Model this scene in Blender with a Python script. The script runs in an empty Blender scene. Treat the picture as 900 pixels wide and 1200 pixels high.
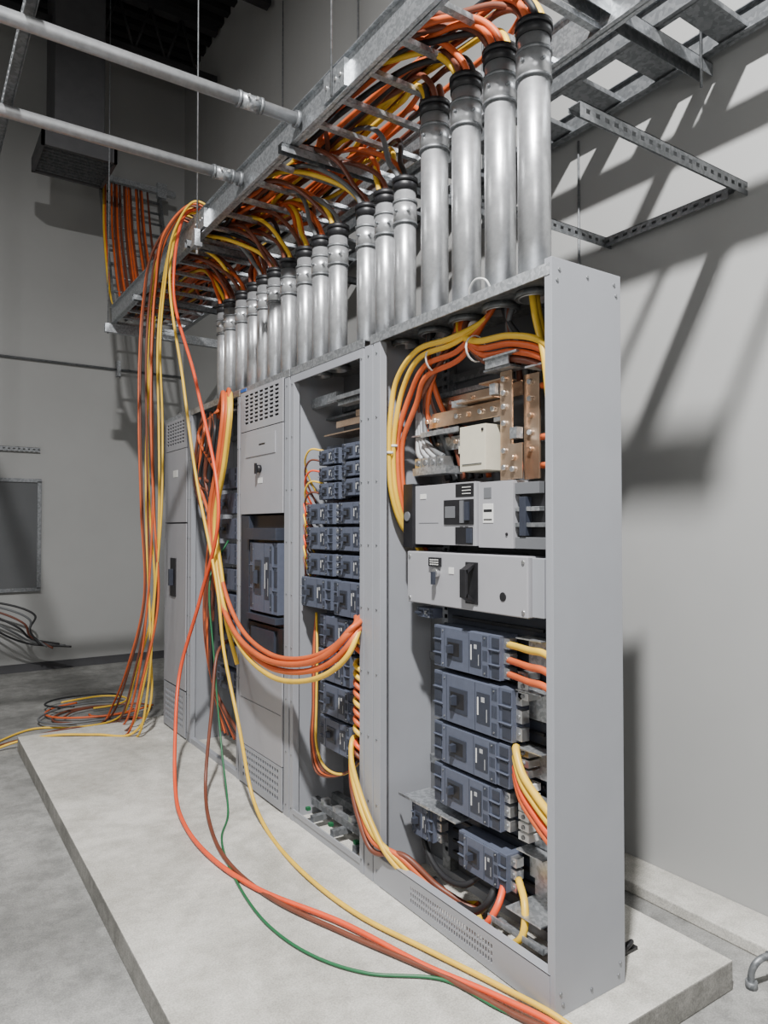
import bpy, math, random
from mathutils import Vector, Matrix
rnd = random.Random(11)
COL = bpy.context.scene.collection

# ------------------------------------------------------------------ materials
def mat(name, base, rough=0.5, metal=0.0, var=0.0, scale=20.0, bump=0.0, base2=None, spec=0.5, vor=False, coord='Object'):
    m = bpy.data.materials.new(name); m.use_nodes = True
    nt = m.node_tree; b = nt.nodes["Principled BSDF"]
    b.inputs["Roughness"].default_value = rough
    b.inputs["Metallic"].default_value = metal
    b.inputs["Specular IOR Level"].default_value = spec
    tc = nt.nodes.new("ShaderNodeTexCoord")
    if vor:
        n = nt.nodes.new("ShaderNodeTexVoronoi"); n.inputs["Scale"].default_value = scale
        bw = nt.nodes.new("ShaderNodeRGBToBW"); nt.links.new(n.outputs["Color"], bw.inputs[0]); fac = bw.outputs[0]
    else:
        n = nt.nodes.new("ShaderNodeTexNoise"); n.inputs["Scale"].default_value = scale
        n.inputs["Detail"].default_value = 6; n.inputs["Roughness"].default_value = 0.6
        fac = n.outputs["Fac"]
    nt.links.new(tc.outputs[coord], n.inputs["Vector"])
    r = nt.nodes.new("ShaderNodeValToRGB")
    lo = base2 if base2 else tuple(max(0, c*(1-var)) for c in base)
    hi = base if base2 else tuple(min(1, c*(1+var)) for c in base)
    r.color_ramp.elements[0].position = 0.3; r.color_ramp.elements[1].position = 0.7
    r.color_ramp.elements[0].color = (*lo, 1); r.color_ramp.elements[1].color = (*hi, 1)
    nt.links.new(fac, r.inputs[0]); nt.links.new(r.outputs[0], b.inputs["Base Color"])
    if bump:
        bp = nt.nodes.new("ShaderNodeBump"); bp.inputs["Strength"].default_value = bump
        bp.inputs["Distance"].default_value = 0.01
        nt.links.new(fac, bp.inputs["Height"]); nt.links.new(bp.outputs[0], b.inputs["Normal"])
    return m

def concrete(name, c1, c2, c3, s1=1.3, s2=14):
    m = bpy.data.materials.new(name); m.use_nodes = True
    nt = m.node_tree; b = nt.nodes["Principled BSDF"]
    b.inputs["Roughness"].default_value = 0.85
    tc = nt.nodes.new("ShaderNodeTexCoord")
    a = nt.nodes.new("ShaderNodeTexNoise"); a.inputs["Scale"].default_value = s1; a.inputs["Detail"].default_value = 10; a.inputs["Roughness"].default_value = 0.7
    d = nt.nodes.new("ShaderNodeTexNoise"); d.inputs["Scale"].default_value = s2; d.inputs["Detail"].default_value = 10; d.inputs["Roughness"].default_value = 0.75
    g = nt.nodes.new("ShaderNodeTexNoise"); g.inputs["Scale"].default_value = 160; g.inputs["Detail"].default_value = 4
    for n in (a, d, g): nt.links.new(tc.outputs["Object"], n.inputs["Vector"])
    def ramp(p0,p1,k0,k1,src):
        r = nt.nodes.new("ShaderNodeValToRGB"); r.color_ramp.elements[0].position=p0; r.color_ramp.elements[1].position=p1
        r.color_ramp.elements[0].color=(*k0,1); r.color_ramp.elements[1].color=(*k1,1); nt.links.new(src, r.inputs[0]); return r
    r = ramp(.40,.60,c1,c2,a.outputs["Fac"]); r2 = ramp(.42,.56,c3,(1,1,1),d.outputs["Fac"]); r3 = ramp(.38,.6,(.68,.68,.68),(1,1,1),g.outputs["Fac"])
    prev=r.outputs[0]
    for q,f in ((r2,.85),(r3,.8)):
        mx = nt.nodes.new("ShaderNodeMix"); mx.data_type='RGBA'; mx.blend_type='MULTIPLY'; mx.inputs[0].default_value=f
        nt.links.new(prev, mx.inputs[6]); nt.links.new(q.outputs[0], mx.inputs[7]); prev=mx.outputs[2]
    nt.links.new(prev, b.inputs["Base Color"])
    bp = nt.nodes.new("ShaderNodeBump"); bp.inputs["Strength"].default_value = 0.4; bp.inputs["Distance"].default_value = 0.01
    nt.links.new(d.outputs["Fac"], bp.inputs["Height"]); nt.links.new(bp.outputs[0], b.inputs["Normal"])
    return m

M = {}
M['wall'] = mat("painted_wall", (.365,.367,.36), .8, 0, .04, 1.2, .08)
M['floor'] = concrete("floor_concrete", (.20,.20,.19), (.37,.368,.35), (.7,.7,.7), 0.9, 9)
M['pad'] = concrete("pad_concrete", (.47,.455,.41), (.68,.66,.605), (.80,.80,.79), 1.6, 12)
M['padside_shade'] = concrete("pad_concrete_side_shade", (.22,.215,.195), (.33,.32,.295), (.7,.7,.7), 3, 15)  # darker pad concrete: shade on the riser faces put into the colour
M['ceil'] = mat("dark_deck", (.012,.012,.013), .9, 0, .2, 3)
M['joist'] = mat("dark_joist", (.03,.03,.032), .7, .2, .2, 8)
M['duct'] = mat("dull_duct_sheet", (.10,.10,.105), .6, .4, .1, 8)
M['base'] = mat("dark_baseboard", (.06,.06,.065), .6, 0, .1, 5)
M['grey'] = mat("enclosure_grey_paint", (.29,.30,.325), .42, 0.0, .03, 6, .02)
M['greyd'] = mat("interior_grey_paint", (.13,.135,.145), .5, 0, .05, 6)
M['greyl'] = mat("light_cover_grey", (.32,.32,.34), .4, 0, .03, 9)
M['dark'] = mat("black_plastic", (.012,.012,.014), .45, 0, .2, 30)
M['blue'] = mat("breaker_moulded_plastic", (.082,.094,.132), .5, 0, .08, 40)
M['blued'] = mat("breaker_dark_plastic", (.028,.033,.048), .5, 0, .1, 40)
M['galv'] = mat("galvanised_steel", (.56,.58,.60), .38, .8, 0, 90, .03, base2=(.38,.40,.42), vor=True)
M['cond'] = mat("conduit_steel", (.62,.63,.645), .34, .72, 0, 30, .03, base2=(.46,.47,.485))
M['galvd'] = mat("dull_galvanised", (.25,.26,.27), .5, .6, 0, 60, .03, base2=(.17,.18,.19), vor=True)
M['steel'] = mat("bright_hardware", (.7,.7,.7), .28, .9, .1, 40)
M['copper'] = mat("tarnished_copper", (.86,.66,.49), .27, .88, 0, 9, .04, base2=(.56,.38,.26))
M['beige'] = mat("beige_plastic", (.54,.51,.41), .5, 0, .03, 30)
M['white'] = mat("white_label", (.66,.66,.64), .6, 0, .03, 50)
M['org'] = mat("orange_cable_jacket", (.60,.11,.028), .45, 0, .15, 9)
M['red'] = mat("red_orange_cable_jacket", (.76,.085,.025), .42, 0, .1, 9)
M['yel'] = mat("yellow_cable_jacket", (.78,.49,.04), .42, 0, .1, 9)
M['brn'] = mat("brown_cable_jacket", (.15,.045,.025), .45, 0, .15, 9)
M['grn'] = mat("green_cable_jacket", (.015,.12,.045), .45, 0, .1, 9)
M['gry'] = mat("grey_cable_jacket", (.12,.125,.13), .5, 0, .1, 9)
M['lgy'] = mat("light_grey_cable_jacket", (.36,.37,.38), .5, 0, .1, 9)
M['blk'] = mat("black_cable_jacket", (.018,.018,.02), .5, 0, .1, 9)
M['glass'] = mat("framed_panel_face", (.11,.115,.12), .25, 0, .05, 3)
M['mark'] = mat("blue_marking", (.02,.10,.35), .5)

# ------------------------------------------------------------------ mesh builder
class MB:
    def __init__(s): s.v=[]; s.f=[]; s.m=[]; s.mats=[]; s.sm=[]; s.pr=[]
    def mi(s, k):
        if k not in s.mats: s.mats.append(k)
        return s.mats.index(k)
    def box(s, x0,x1,y0,y1,z0,z1, k):
        x0,x1=sorted((x0,x1)); y0,y1=sorted((y0,y1)); z0,z1=sorted((z0,z1))
        return s.hexa([(x0,y0,z0),(x1,y0,z0),(x1,y1,z0),(x0,y1,z0),(x0,y0,z1),(x1,y0,z1),(x1,y1,z1),(x0,y1,z1)],k)
    def hexa(s, pts, k):
        s.pr.append((len(s.v),len(s.f)))
        n=len(s.v); s.v += [tuple(p) for p in pts]
        for q in ((0,3,2,1),(4,5,6,7),(0,1,5,4),(1,2,6,5),(2,3,7,6),(3,0,4,7)):
            s.f.append(tuple(n+i for i in q)); s.m.append(s.mi(k)); s.sm.append(False)
        return s
    def cyl(s, p0,p1,r,k,n=16,r1=None,hollow=None,caps=True):
        s.pr.append((len(s.v),len(s.f)))
        p0=Vector(p0); p1=Vector(p1); d=(p1-p0).normalized()
        u=d.orthogonal().normalized(); w=d.cross(u)
        r1 = r if r1 is None else r1
        b=len(s.v); mi=s.mi(k)
        rings=[(p0,r),(p1,r1)]
        if hollow: rings += [(p1,hollow),(p0,hollow)]
        for p,rr in rings:
            for i in range(n):
                a=2*math.pi*i/n; s.v.append(tuple(p+u*math.cos(a)*rr+w*math.sin(a)*rr))
        nr=len(rings)
        for j in range(nr-1 if not hollow else nr):
            for i in range(n):
                a=b+j*n+i; c=b+j*n+(i+1)%n; j2=(j+1)%nr
                s.f.append((a,c,b+j2*n+(i+1)%n,b+j2*n+i)); s.m.append(mi); s.sm.append(j%2==0)
        if not hollow and caps:
            s.f.append(tuple(b+n-1-i for i in range(n))); s.m.append(mi); s.sm.append(False)
            s.f.append(tuple(b+n+i for i in range(n))); s.m.append(mi); s.sm.append(False)
        return s
    def slotted_x(s, x0,x1,y0,y1,z0,z1, wy0,wy1,wz0,wz1, nc,nr, k, fy=.3, fz=.35):
        s.box(x0,x1,y0,wy0,z0,z1,k) if wy0>y0+1e-5 else None
        s.box(x0,x1,wy1,y1,z0,z1,k) if y1>wy1+1e-5 else None
        s.box(x0,x1,wy0,wy1,z0,wz0,k) if wz0>z0+1e-5 else None
        s.box(x0,x1,wy0,wy1,wz1,z1,k) if z1>wz1+1e-5 else None
        ph=(wz1-wz0)/nr; pw=(wy1-wy0)/nc
        for r in range(nr):
            a=wz0+r*ph; s.box(x0,x1,wy0,wy1,a,a+ph*fz,k)
            for c in range(nc):
                q=wy0+c*pw; s.box(x0,x1,q,q+pw*fy,a+ph*fz,a+ph,k)
        return s
    def obj(s, name, parent=None, origin=None, bevel=0, label=None):
        o = Vector(origin) if origin is not None else (ORG[parent.name] if parent is not None else Vector((0,0,0)))
        me=bpy.data.meshes.new(name); me.from_pydata([tuple(Vector(v)-o) for v in s.v],[],s.f)
        for k in s.mats: me.materials.append(M[k])
        me.polygons.foreach_set("material_index", s.m); me.polygons.foreach_set("use_smooth", s.sm)
        me.update()
        ob=bpy.data.objects.new(name,me); COL.objects.link(ob)
        if parent is not None:
            ob.parent=parent; ORG[ob.name]=ORG[parent.name]
        else:
            ob.location=o; ORG[ob.name]=o
        if bevel:
            b=ob.modifiers.new("bevel",'BEVEL'); b.width=bevel; b.segments=2; b.limit_method='ANGLE'
        if label: ob["label"]=label
        return ob
    def each(s, name, parent, per=1, bevel=0):
        ends=s.pr+[(len(s.v),len(s.f))]; res=[]
        for i in range(0,len(s.pr),per):
            v0,f0=ends[i]; v1,f1=ends[min(i+per,len(s.pr))]
            q=MB(); q.v=s.v[v0:v1]; q.f=[tuple(a-v0 for a in f) for f in s.f[f0:f1]]
            q.m=s.m[f0:f1]; q.sm=s.sm[f0:f1]; q.mats=list(s.mats)
            res.append(q.obj(name,parent,bevel=bevel))
        return res
ORG={}
def thing(name, origin, label, cat, group=None):
    e=bpy.data.objects.new(name,None); e.empty_display_size=.05; e.location=origin; COL.objects.link(e)
    ORG[e.name]=Vector(origin); e["label"]=label; e["category"]=cat
    if group: e["group"]=group
    return e
def tag(ob,label,cat,group=None):
    ob["label"]=label; ob["category"]=cat
    if group: ob["group"]=group
    return ob
def struct(ob): ob["kind"]="structure"; return ob

def spline(P, seg=7):
    P=[Vector(p) for p in P]; Q=[P[0]*2-P[1]]+P+[P[-1]*2-P[-2]]
    out=[]
    for i in range(1,len(Q)-2):
        p0,p1,p2,p3=Q[i-1:i+3]
        n=max(2,min(14,int(seg*(p2-p1).length/.25)+4))
        t0=0; t1=t0+max(1e-4,(p1-p0).length)**.5; t2=t1+max(1e-4,(p2-p1).length)**.5; t3=t2+max(1e-4,(p3-p2).length)**.5
        for j in range(n):
            t=t1+(t2-t1)*j/n
            A1=p0*((t1-t)/(t1-t0))+p1*((t-t0)/(t1-t0)); A2=p1*((t2-t)/(t2-t1))+p2*((t-t1)/(t2-t1)); A3=p2*((t3-t)/(t3-t2))+p3*((t-t2)/(t3-t2))
            B1=A1*((t2-t)/(t2-t0))+A2*((t-t0)/(t2-t0)); B2=A2*((t3-t)/(t3-t1))+A3*((t-t1)/(t3-t1))
            out.append(B1*((t2-t)/(t2-t1))+B2*((t-t1)/(t2-t1)))
    out.append(P[-1]); return out
def tubemesh(P,r,k,n=8,smooth=True,mb=None):
    pts=spline(P) if smooth else [Vector(p) for p in P]
    mb=mb or MB(); mi=mb.mi(k); b=len(mb.v)
    t=(pts[1]-pts[0]).normalized(); u=t.orthogonal().normalized()
    for i,p in enumerate(pts):
        if i==0: t2=t
        elif i==len(pts)-1: t2=(pts[-1]-pts[-2]).normalized()
        else: t2=(pts[i+1]-pts[i-1]).normalized()
        q=t.rotation_difference(t2); u=(q@u).normalized(); t=t2; w=t.cross(u)
        for j in range(n):
            a=2*math.pi*j/n; mb.v.append(tuple(p+u*math.cos(a)*r+w*math.sin(a)*r))
    for i in range(len(pts)-1):
        for j in range(n):
            a=b+i*n+j; c=b+i*n+(j+1)%n
            mb.f.append((a,c,c+n,a+n)); mb.m.append(mi); mb.sm.append(True)
    mb.f.append(tuple(b+n-1-j for j in range(n))); mb.m.append(mi); mb.sm.append(False)
    e=b+(len(pts)-1)*n
    mb.f.append(tuple(e+j for j in range(n))); mb.m.append(mi); mb.sm.append(False)
    return mb
CN={'org':'orange','red':'red-orange','yel':'yellow','brn':'brown','grn':'green','gry':'dark grey','lgy':'light grey','blk':'black'}
def cable(P,r,k,where,group=None,name="power_cable"):
    o=tubemesh(P,r,k).obj(name,origin=P[0])
    return tag(o,f"{CN[k]} insulated cable {where}","cable",group)

# ------------------------------------------------------------------ room shell
WX=1.20
struct(MB().box(-6,1.45,-4,7.4,-.2,0,'floor').obj("floor"))
struct(MB().box(WX,1.45,-4,7.4,0,7.2,'wall').obj("wall_right"))
struct(MB().box(-6,1.45,7.2,7.4,0,7.2,'wall').obj("wall_back"))
struct(MB().box(-6.2,-6,-4,7.4,0,7.2,'wall').obj("wall_left"))
c=MB(); c.box(-6,1.45,-4,7.4,7.2,7.3,'ceil')
for i in range(60):
    y=-4+i*.19; c.box(-6,WX,y,y+.09,7.13,7.2,'ceil')
struct(c.obj("ceiling"))
struct(MB().box(-6,WX,7.185,7.2,0,.09,'base').obj("baseboard_back",bevel=.003))
struct(MB().box(.98,WX,-4,7.18,0,.05,'pad').obj("trim_1",bevel=.006))
for jy in (3.2,4.6,6.0):
    j=MB(); j.box(-6,1.15,jy-.05,jy+.05,7.05,7.14,'joist'); j.box(-6,1.15,jy-.05,jy+.05,6.5,6.56,'joist')
    for i in range(21):
        xa=-6+i*.33; xb=xa+.165
        j.cyl((xa,jy,6.54),(xb,jy,7.08),.015,'joist',6); j.cyl((xb,jy,7.08),(xa+.33,jy,6.54),.015,'joist',6)
    tag(j.obj("roof_joist",origin=(-2,jy,6.5)),"dark open web steel joist under the roof deck","joist","roof joists")

pm=MB(); pm.box(-.97,.73,-.13,4.15,0,.1,'pad'); pm.mi('padside_shade')
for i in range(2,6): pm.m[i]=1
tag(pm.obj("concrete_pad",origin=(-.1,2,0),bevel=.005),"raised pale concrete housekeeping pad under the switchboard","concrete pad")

# ------------------------------------------------------------------ switchboard enclosure
Z0,Z1=.1,2.40; D=.32
def section(y0,y1,label,openfront=True):
    t=thing("switchboard_section",(D/2,(y0+y1)/2,Z0),label,"electrical cabinet","switchboard line-up")
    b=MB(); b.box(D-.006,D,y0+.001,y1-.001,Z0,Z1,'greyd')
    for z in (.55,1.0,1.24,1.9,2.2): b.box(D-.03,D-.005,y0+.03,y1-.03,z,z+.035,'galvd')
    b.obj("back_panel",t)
    p=MB(); p.box(.02,D-.006,y1-.006,y1-.001,Z0,Z1-.006,'grey'); p.obj("side_panel",t)
    tp=MB(); tp.box(.0,D,y0+.001,y1-.001,Z1-.006,Z1,'galvd'); tp.box(-.006,0.001,y0+.001,y1-.001,Z1-.035,Z1+.004,'galv'); tp.obj("top_plate",t,bevel=.001)
    bf=MB(); bf.box(0,.03,y0+.001,y1-.001,Z0,Z0+.035,'grey'); bf.box(D-.04,D-.006,y0+.01,y1-.01,Z0,Z0+.035,'grey')
    bf.each("base_rail",t,bevel=.001)
    return t
def post(t,y0,y1,z0=Z0,z1=Z1-.035,k='grey'):
    m=MB(); m.box(-.004,.002,y0,y1,z0,z1,k); m.box(.001,.03,y0,y0+.003,z0,z1,k); m.box(.001,.03,y1-.003,y1,z0,z1,k)
    n=int((z1-z0)/.28)
    for i in range(n+1):
        z=z0+.06+i*.27
        if z<z1: m.cyl((-.008,(y0+y1)/2,z),(-.003,(y0+y1)/2,z),.0045,'galvd',8)
    return m.obj("front_post",t,bevel=.001)

s1=section(.006,1.03,"near open grey switchboard section with smooth end panel")
e=MB(); e.box(-.004,D+.004,0,.005,Z0,Z1+.02,'grey'); e.box(-.004,.0,.004,.03,Z0,Z1+.02,'grey'); e.box(D,D+.004,.004,.03,Z0,Z1+.02,'grey')
for (x,z) in [(x,z) for x in (.03,.16,.29) for z in (2.385,.135)]+[(.02,2.35),(.30,2.35),(.02,.17),(.3,.17)]:
    e.cyl((x,-.003,z),(x,.001,z),.006,'galvd',10)
e.obj("end_panel",s1,bevel=.0015,label="smooth grey painted steel end panel")
post(s1,.955,1.005); post(s1,1.012,1.075)
k=MB(); k.slotted_x(-.006,-.002,.02,.955,Z0+.005,.225,.27,.74,.125,.195,34,3,'grey',.45,.3)
k.box(-.006,.03,.02,.955,.222,.226,'grey'); k.box(-.002,.0,.02,.955,Z0+.005,Z0+.02,'grey'); k.obj("kick_plate",s1,label="grey kick plate with ventilation slots")
for y in (.17,.86):
    m=MB(); m.slotted_x(.27,.274,y-.025,y+.025,Z0+.04,Z1-.03,y-.01,y+.01,Z0+.1,Z1-.1,1,60,'galvd',0.0,.5); m.box(.273,.31,y-.025,y-.021,Z0+.04,Z1-.03,'galvd'); m.box(.273,.31,y+.021,y+.025,Z0+.04,Z1-.03,'galvd')
    m.obj("mounting_rail",s1)

s2=section(1.08,1.795,"open grey switchboard section with stacked breakers")
post(s2,1.085,1.115); post(s2,1.755,1.79)
m=MB(); m.box(-.004,.004,1.115,1.755,Z1-.075,Z1-.035,'grey'); m.box(-.004,.004,1.115,1.755,Z0+.035,Z0+.06,'grey'); m.each("cross_rail",s2,bevel=.001)
s3=section(1.80,2.46,"grey switchboard section with louvred covers and large breaker")
post(s3,1.805,1.86); post(s3,2.435,2.458)
m=MB(); m.slotted_x(-.012,-.006,1.865,2.43,2.14,2.37,1.90,2.37,2.17,2.35,7,8,'greyl',.25,.45); m.obj("louvre_cover",s3)
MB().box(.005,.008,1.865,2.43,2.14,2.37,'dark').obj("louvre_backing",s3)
MB().box(-.010,-.006,2.36,2.44,2.378,2.395,'mark').obj("name_plate",s3,label="small blue plate")
m=MB(); m.box(-.012,-.004,1.865,2.43,1.66,2.135,'greyl'); m.box(-.016,-.011,1.95,2.35,1.985,2.10,'greyl'); m.box(-.0165,-.015,2.08,2.16,2.04,2.05,'dark')
bc=m.obj("blank_cover",s3,bevel=.001)
h=MB(); h.cyl((-.011,2.15,1.91),(-.035,2.15,1.91),.022,'dark',16); h.box(-.045,-.034,2.143,2.157,1.88,1.94,'dark'); h.obj("rotary_latch",bc)
MB().box(-.014,-.011,2.12,2.18,1.83,1.86,'white').obj("latch_label",bc)
m=MB(); m.box(-.012,-.004,1.865,2.43,.34,.86,'greyl'); m.box(-.014,-.011,1.88,2.415,.60,.604,'greyd'); m.obj("lower_cover",s3,bevel=.001)
m=MB(); m.slotted_x(-.012,-.006,1.865,2.43,.115,.335,1.90,2.38,.14,.315,16,5,'grey',.35,.4); m.obj("bottom_louvre",s3)
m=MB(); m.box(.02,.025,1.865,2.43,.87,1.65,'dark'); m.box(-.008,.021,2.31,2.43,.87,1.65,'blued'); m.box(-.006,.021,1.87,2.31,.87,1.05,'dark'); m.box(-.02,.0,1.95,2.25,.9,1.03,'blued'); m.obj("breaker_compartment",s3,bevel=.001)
m=MB(); m.box(-.035,.02,1.90,2.28,1.515,1.58,'blued'); m.box(-.035,.02,1.90,2.28,1.07,1.105,'blued'); m.each("breaker_bezel",s3,bevel=.002)
s4=section(2.465,3.365,"open dark switchboard section with breakers and cables")
post(s4,2.47,2.50); post(s4,3.32,3.36)
s5=section(3.37,3.93,"far closed grey switchboard section with handle")
post(s5,3.372,3.40); post(s5,3.90,3.928)
m=MB(); m.slotted_x(-.012,-.006,3.405,3.895,2.15,2.37,3.45,3.85,2.18,2.35,7,7,'greyl',.25,.45); m.obj("louvre_cover",s5)
m=MB(); m.box(-.012,-.004,3.405,3.895,.44,1.61,'greyl'); m.box(-.012,-.004,3.405,3.895,1.62,2.145,'greyl'); dc=m.each("door_cover",s5,bevel=.002)
MB().box(-.014,-.011,3.60,3.70,1.95,2.0,'white').obj("door_label",dc[1])
h=MB(); h.box(-.02,-.011,3.62,3.74,1.08,1.36,'dark'); h.box(-.05,-.019,3.665,3.69,1.16,1.28,'blued'); h.obj("operating_handle",dc[0],bevel=.002)
m=MB(); m.slotted_x(-.012,-.006,3.405,3.895,.115,.43,3.45,3.85,.15,.39,12,6,'grey',.35,.4); m.obj("bottom_louvre",s5)

# ------------------------------------------------------------------ breakers
def breaker(y0,y1,z0,z1,xf,dep,where,group,lugs=True,poles=3,lit=True):
    W=y1-y0; H=z1-z0
    t=thing("circuit_breaker",(xf+dep,(y0+y1)/2,z0),"blue-grey moulded circuit breaker "+where,"circuit breaker",group)
    b=MB(); b.box(xf+.012,xf+dep,y0,y1,z0,z1,'blue')
    b.box(xf+.004,xf+.013,y0+W*.14,y1-W*.14,z0+.002,z1-.002,'blue')
    b.box(xf+.0025,xf+.0045,y0+W*.42,y0+W*.425,z0+.004,z1-.004,'blued')
    b.box(xf+.0025,xf+.0045,y0+W*.80,y0+W*.805,z0+.004,z1-.004,'blued')
    for i in range(poles):
        zc=z0+H*(i+.5)/poles
        for ya,yb in ((y0+W*.01,y0+W*.11),(y1-W*.11,y1-W*.01)):
            b.box(xf+.009,xf+.013,ya,yb,zc-H*.11,zc+H*.11,'blued')
        for q in range(5):
            b.box(xf+.0025,xf+.0045,y0+W*(.155+.014*q),y0+W*(.163+.014*q),zc-H*.12,zc+H*.12,'blued')
    for i in range(1,poles):
        zc=z0+H*i/poles; b.box(xf+.003,xf+.013,y0,y0+W*.15,zc-.0015,zc+.0015,'blue'); b.box(xf+.003,xf+.013,y1-W*.15,y1,zc-.0015,zc+.0015,'blue')
    b.obj("breaker_body",t,bevel=.0012)
    q=MB(); q.box(xf+.001,xf+.006,y0+W*.52,y0+W*.76,z0+H*.25,z0+H*.75,'blued'); q.box(xf,xf+.002,y0+W*.56,y0+W*.74,z0+H*.34,z0+H*.66,'dark'); esc=q.obj("escutcheon",t,bevel=.001)
    q=MB(); yc=y0+W*.68; zc=(z0+z1)/2
    q.hexa([(xf-.022,yc-.007,zc-H*.08),(xf,yc-.012,zc-H*.10),(xf,yc+.012,zc-H*.10),(xf-.022,yc+.007,zc-H*.08),
            (xf-.022,yc-.007,zc+H*.08),(xf,yc-.012,zc+H*.10),(xf,yc+.012,zc+H*.10),(xf-.022,yc+.007,zc+H*.08)],'blued'); q.obj("toggle_handle",esc)
    if lit:
        q=MB(); q.box(xf+.002,xf+.0045,y0+W*.24,y0+W*.40,z0+H*.2,z0+H*.8,'blued')
        q.box(xf+.001,xf+.003,y0+W*.375,y0+W*.39,z0+H*.35,z0+H*.7,'white'); q.box(xf+.001,xf+.003,y0+W*.27,y0+W*.277,z0+H*.25,z0+H*.5,'lgy'); q.box(xf+.001,xf+.003,y0+W*.30,y0+W*.34,z0+H*.62,z0+H*.72,'lgy'); q.obj("rating_plate",t)
        q=MB()
        for yy in (y0+W*.19,y1-W*.17):
            for zz in (z0+H*.10,z1-H*.10): q.cyl((xf+.001,yy,zz),(xf+.005,yy,zz),.0035,'galvd',8)
        q.each("fixing_screw",t)
    if lugs:
        q=MB()
        for i in range(poles):
            zc=z0+H*(i+.5)/poles; q.box(xf+.03,xf+.065,y0-.03,y0-.001,zc-H*.12,zc+H*.12,'steel'); q.cyl((xf+.026,y0-.015,zc),(xf+.031,y0-.015,zc),.007,'galvd',8)
        q.each("terminal_lug",t,per=2)
    return t
g1="feeder breakers in the near section"
for (a,b_,c_,d_) in [(.37,.75,1.035,1.195),(.31,.75,.83,1.015),(.325,.75,.665,.815),(.37,.75,.50,.65)]:
    breaker(a,b_,c_,d_,.11,.10,"stacked in the near section",g1)
breaker(.34,.60,.30,.43,.11,.09,"low in the near section",g1)
breaker(.76,.90,.32,.45,.11,.09,"low in the near section",g1)
breaker(.77,.88,1.215,1.255,.12,.06,"under the main cover",g1,lugs=False,poles=2)
bs=thing("bus_support_panel",(.25,.5,.25),"dark bus spine panel with steel brackets behind breakers","bus support")
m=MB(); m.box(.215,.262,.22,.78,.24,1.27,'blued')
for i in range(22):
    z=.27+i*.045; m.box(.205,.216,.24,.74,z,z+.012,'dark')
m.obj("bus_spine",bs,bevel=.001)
m=MB()
for z in (1.20,1.02,.82,.655,.47): m.box(.13,.20,.18,.30,z-.004,z,'galv'); m.box(.195,.20,.14,.30,z-.11,z,'galv')
m.each("side_bracket",bs,per=2)
m=MB()
for z in (.985,.60,.50,.72):
    for dz in (0,.035,.07): m.box(.14,.2,.25,.30,z+dz,z+dz+.026,'white' if z<.7 else 'steel'); m.cyl((.135,.275,z+dz+.013),(.141,.275,z+dz+.013),.008,'galvd',8)
m.each("lug_block",bs,per=2,bevel=.001)
m=MB(); m.box(.10,.105,.76,.97,.455,.465,'galv'); m.box(.104,.25,.60,.95,.455,.46,'galv'); m.obj("support_shelf",bs)
m=MB(); m.box(.20,.205,.12,.28,.30,.50,'galv'); m.box(.06,.205,.12,.28,.295,.30,'galv'); m.obj("angle_bracket",bs)
m=MB(); m.box(.05,.055,.10,.36,.225,.245,'galv'); m.box(.055,.09,.10,.36,.225,.229,'galv'); m.box(.05,.09,.34,.36,.2,.225,'galv'); m.obj("angle_bracket",bs)

mb_=thing("main_breaker",(.25,.5,1.51),"large grey main breaker with black operating windows","circuit breaker")
m=MB(); m.box(.12,.25,.69,.875,1.515,1.755,'greyl'); m.box(.119,.1205,.72,.85,1.60,1.603,'greyd')
m.box(.118,.1205,.80,.84,1.70,1.72,'white'); m.obj("left_housing",mb_,bevel=.002)
m=MB(); m.box(.105,.27,.876,.94,1.50,1.765,'dark'); m.cyl((.10,.91,1.63),(.106,.91,1.63),.02,'greyd',12); m.obj("side_plate",mb_)
m=MB(); m.box(.11,.25,.485,.685,1.515,1.755,'greyl'); m.box(.108,.111,.495,.60,1.70,1.75,'dark'); m.box(.106,.112,.495,.67,1.595,1.69,'dark'); m.box(.104,.107,.60,.66,1.62,1.665,'greyd')
m.box(.095,.107,.515,.535,1.61,1.68,'blued'); m.box(.098,.107,.548,.565,1.60,1.685,'greyd'); m.box(.106,.111,.50,.60,1.52,1.585,'dark'); m.box(.10,.107,.50,.53,1.525,1.58,'blued')
for i in range(3): m.box(.106,.109,.51,.56,1.71+i*.012,1.713+i*.012,'white')
m.obj("operating_unit",mb_,bevel=.001)
m=MB(); m.box(.12,.25,.30,.48,1.51,1.75,'greyl'); m.box(.118,.121,.40,.455,1.60,1.67,'white'); m.box(.117,.119,.405,.45,1.61,1.615,'dark'); m.box(.117,.119,.405,.45,1.64,1.65,'dark')
m.box(.118,.121,.41,.45,1.69,1.73,'greyd'); m.cyl((.116,.33,1.56),(.121,.33,1.56),.006,'dark',8)
m.obj("right_housing",mb_,bevel=.002)
m=MB(); m.box(.15,.25,.15,.295,1.51,1.74,'dark')
for za,zb,k_ in ((1.70,1.74,'greyd'),(1.64,1.655,'galv'),(1.585,1.60,'galvd'),(1.51,1.55,'greyd')): m.box(.125,.151,.15+.03*(zb>1.6),.295,za,zb,k_)
m.box(.12,.151,.24,.27,1.555,1.69,'blued')
m.obj("terminal_shroud",mb_,bevel=.001)
cb=thing("switch_cover_box",(.2,.5,1.27),"light grey metal switch cover with black pull handle","switch cover")
cbody=MB().box(.10,.26,.21,.905,1.275,1.485,'greyl').obj("cover_body",cb,bevel=.004)
MB().box(.115,.26,.15,.205,1.28,1.48,'grey').obj("side_cover",cb,bevel=.002)
m=MB(); m.box(.088,.101,.675,.745,1.43,1.465,'dark')
for i in range(3):
    for jj in range(4): m.box(.0865,.089,.682+jj*.014,.692+jj*.014,1.436+i*.009,1.440+i*.009,'white')
m.obj("lettered_plate",cbody)
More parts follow.
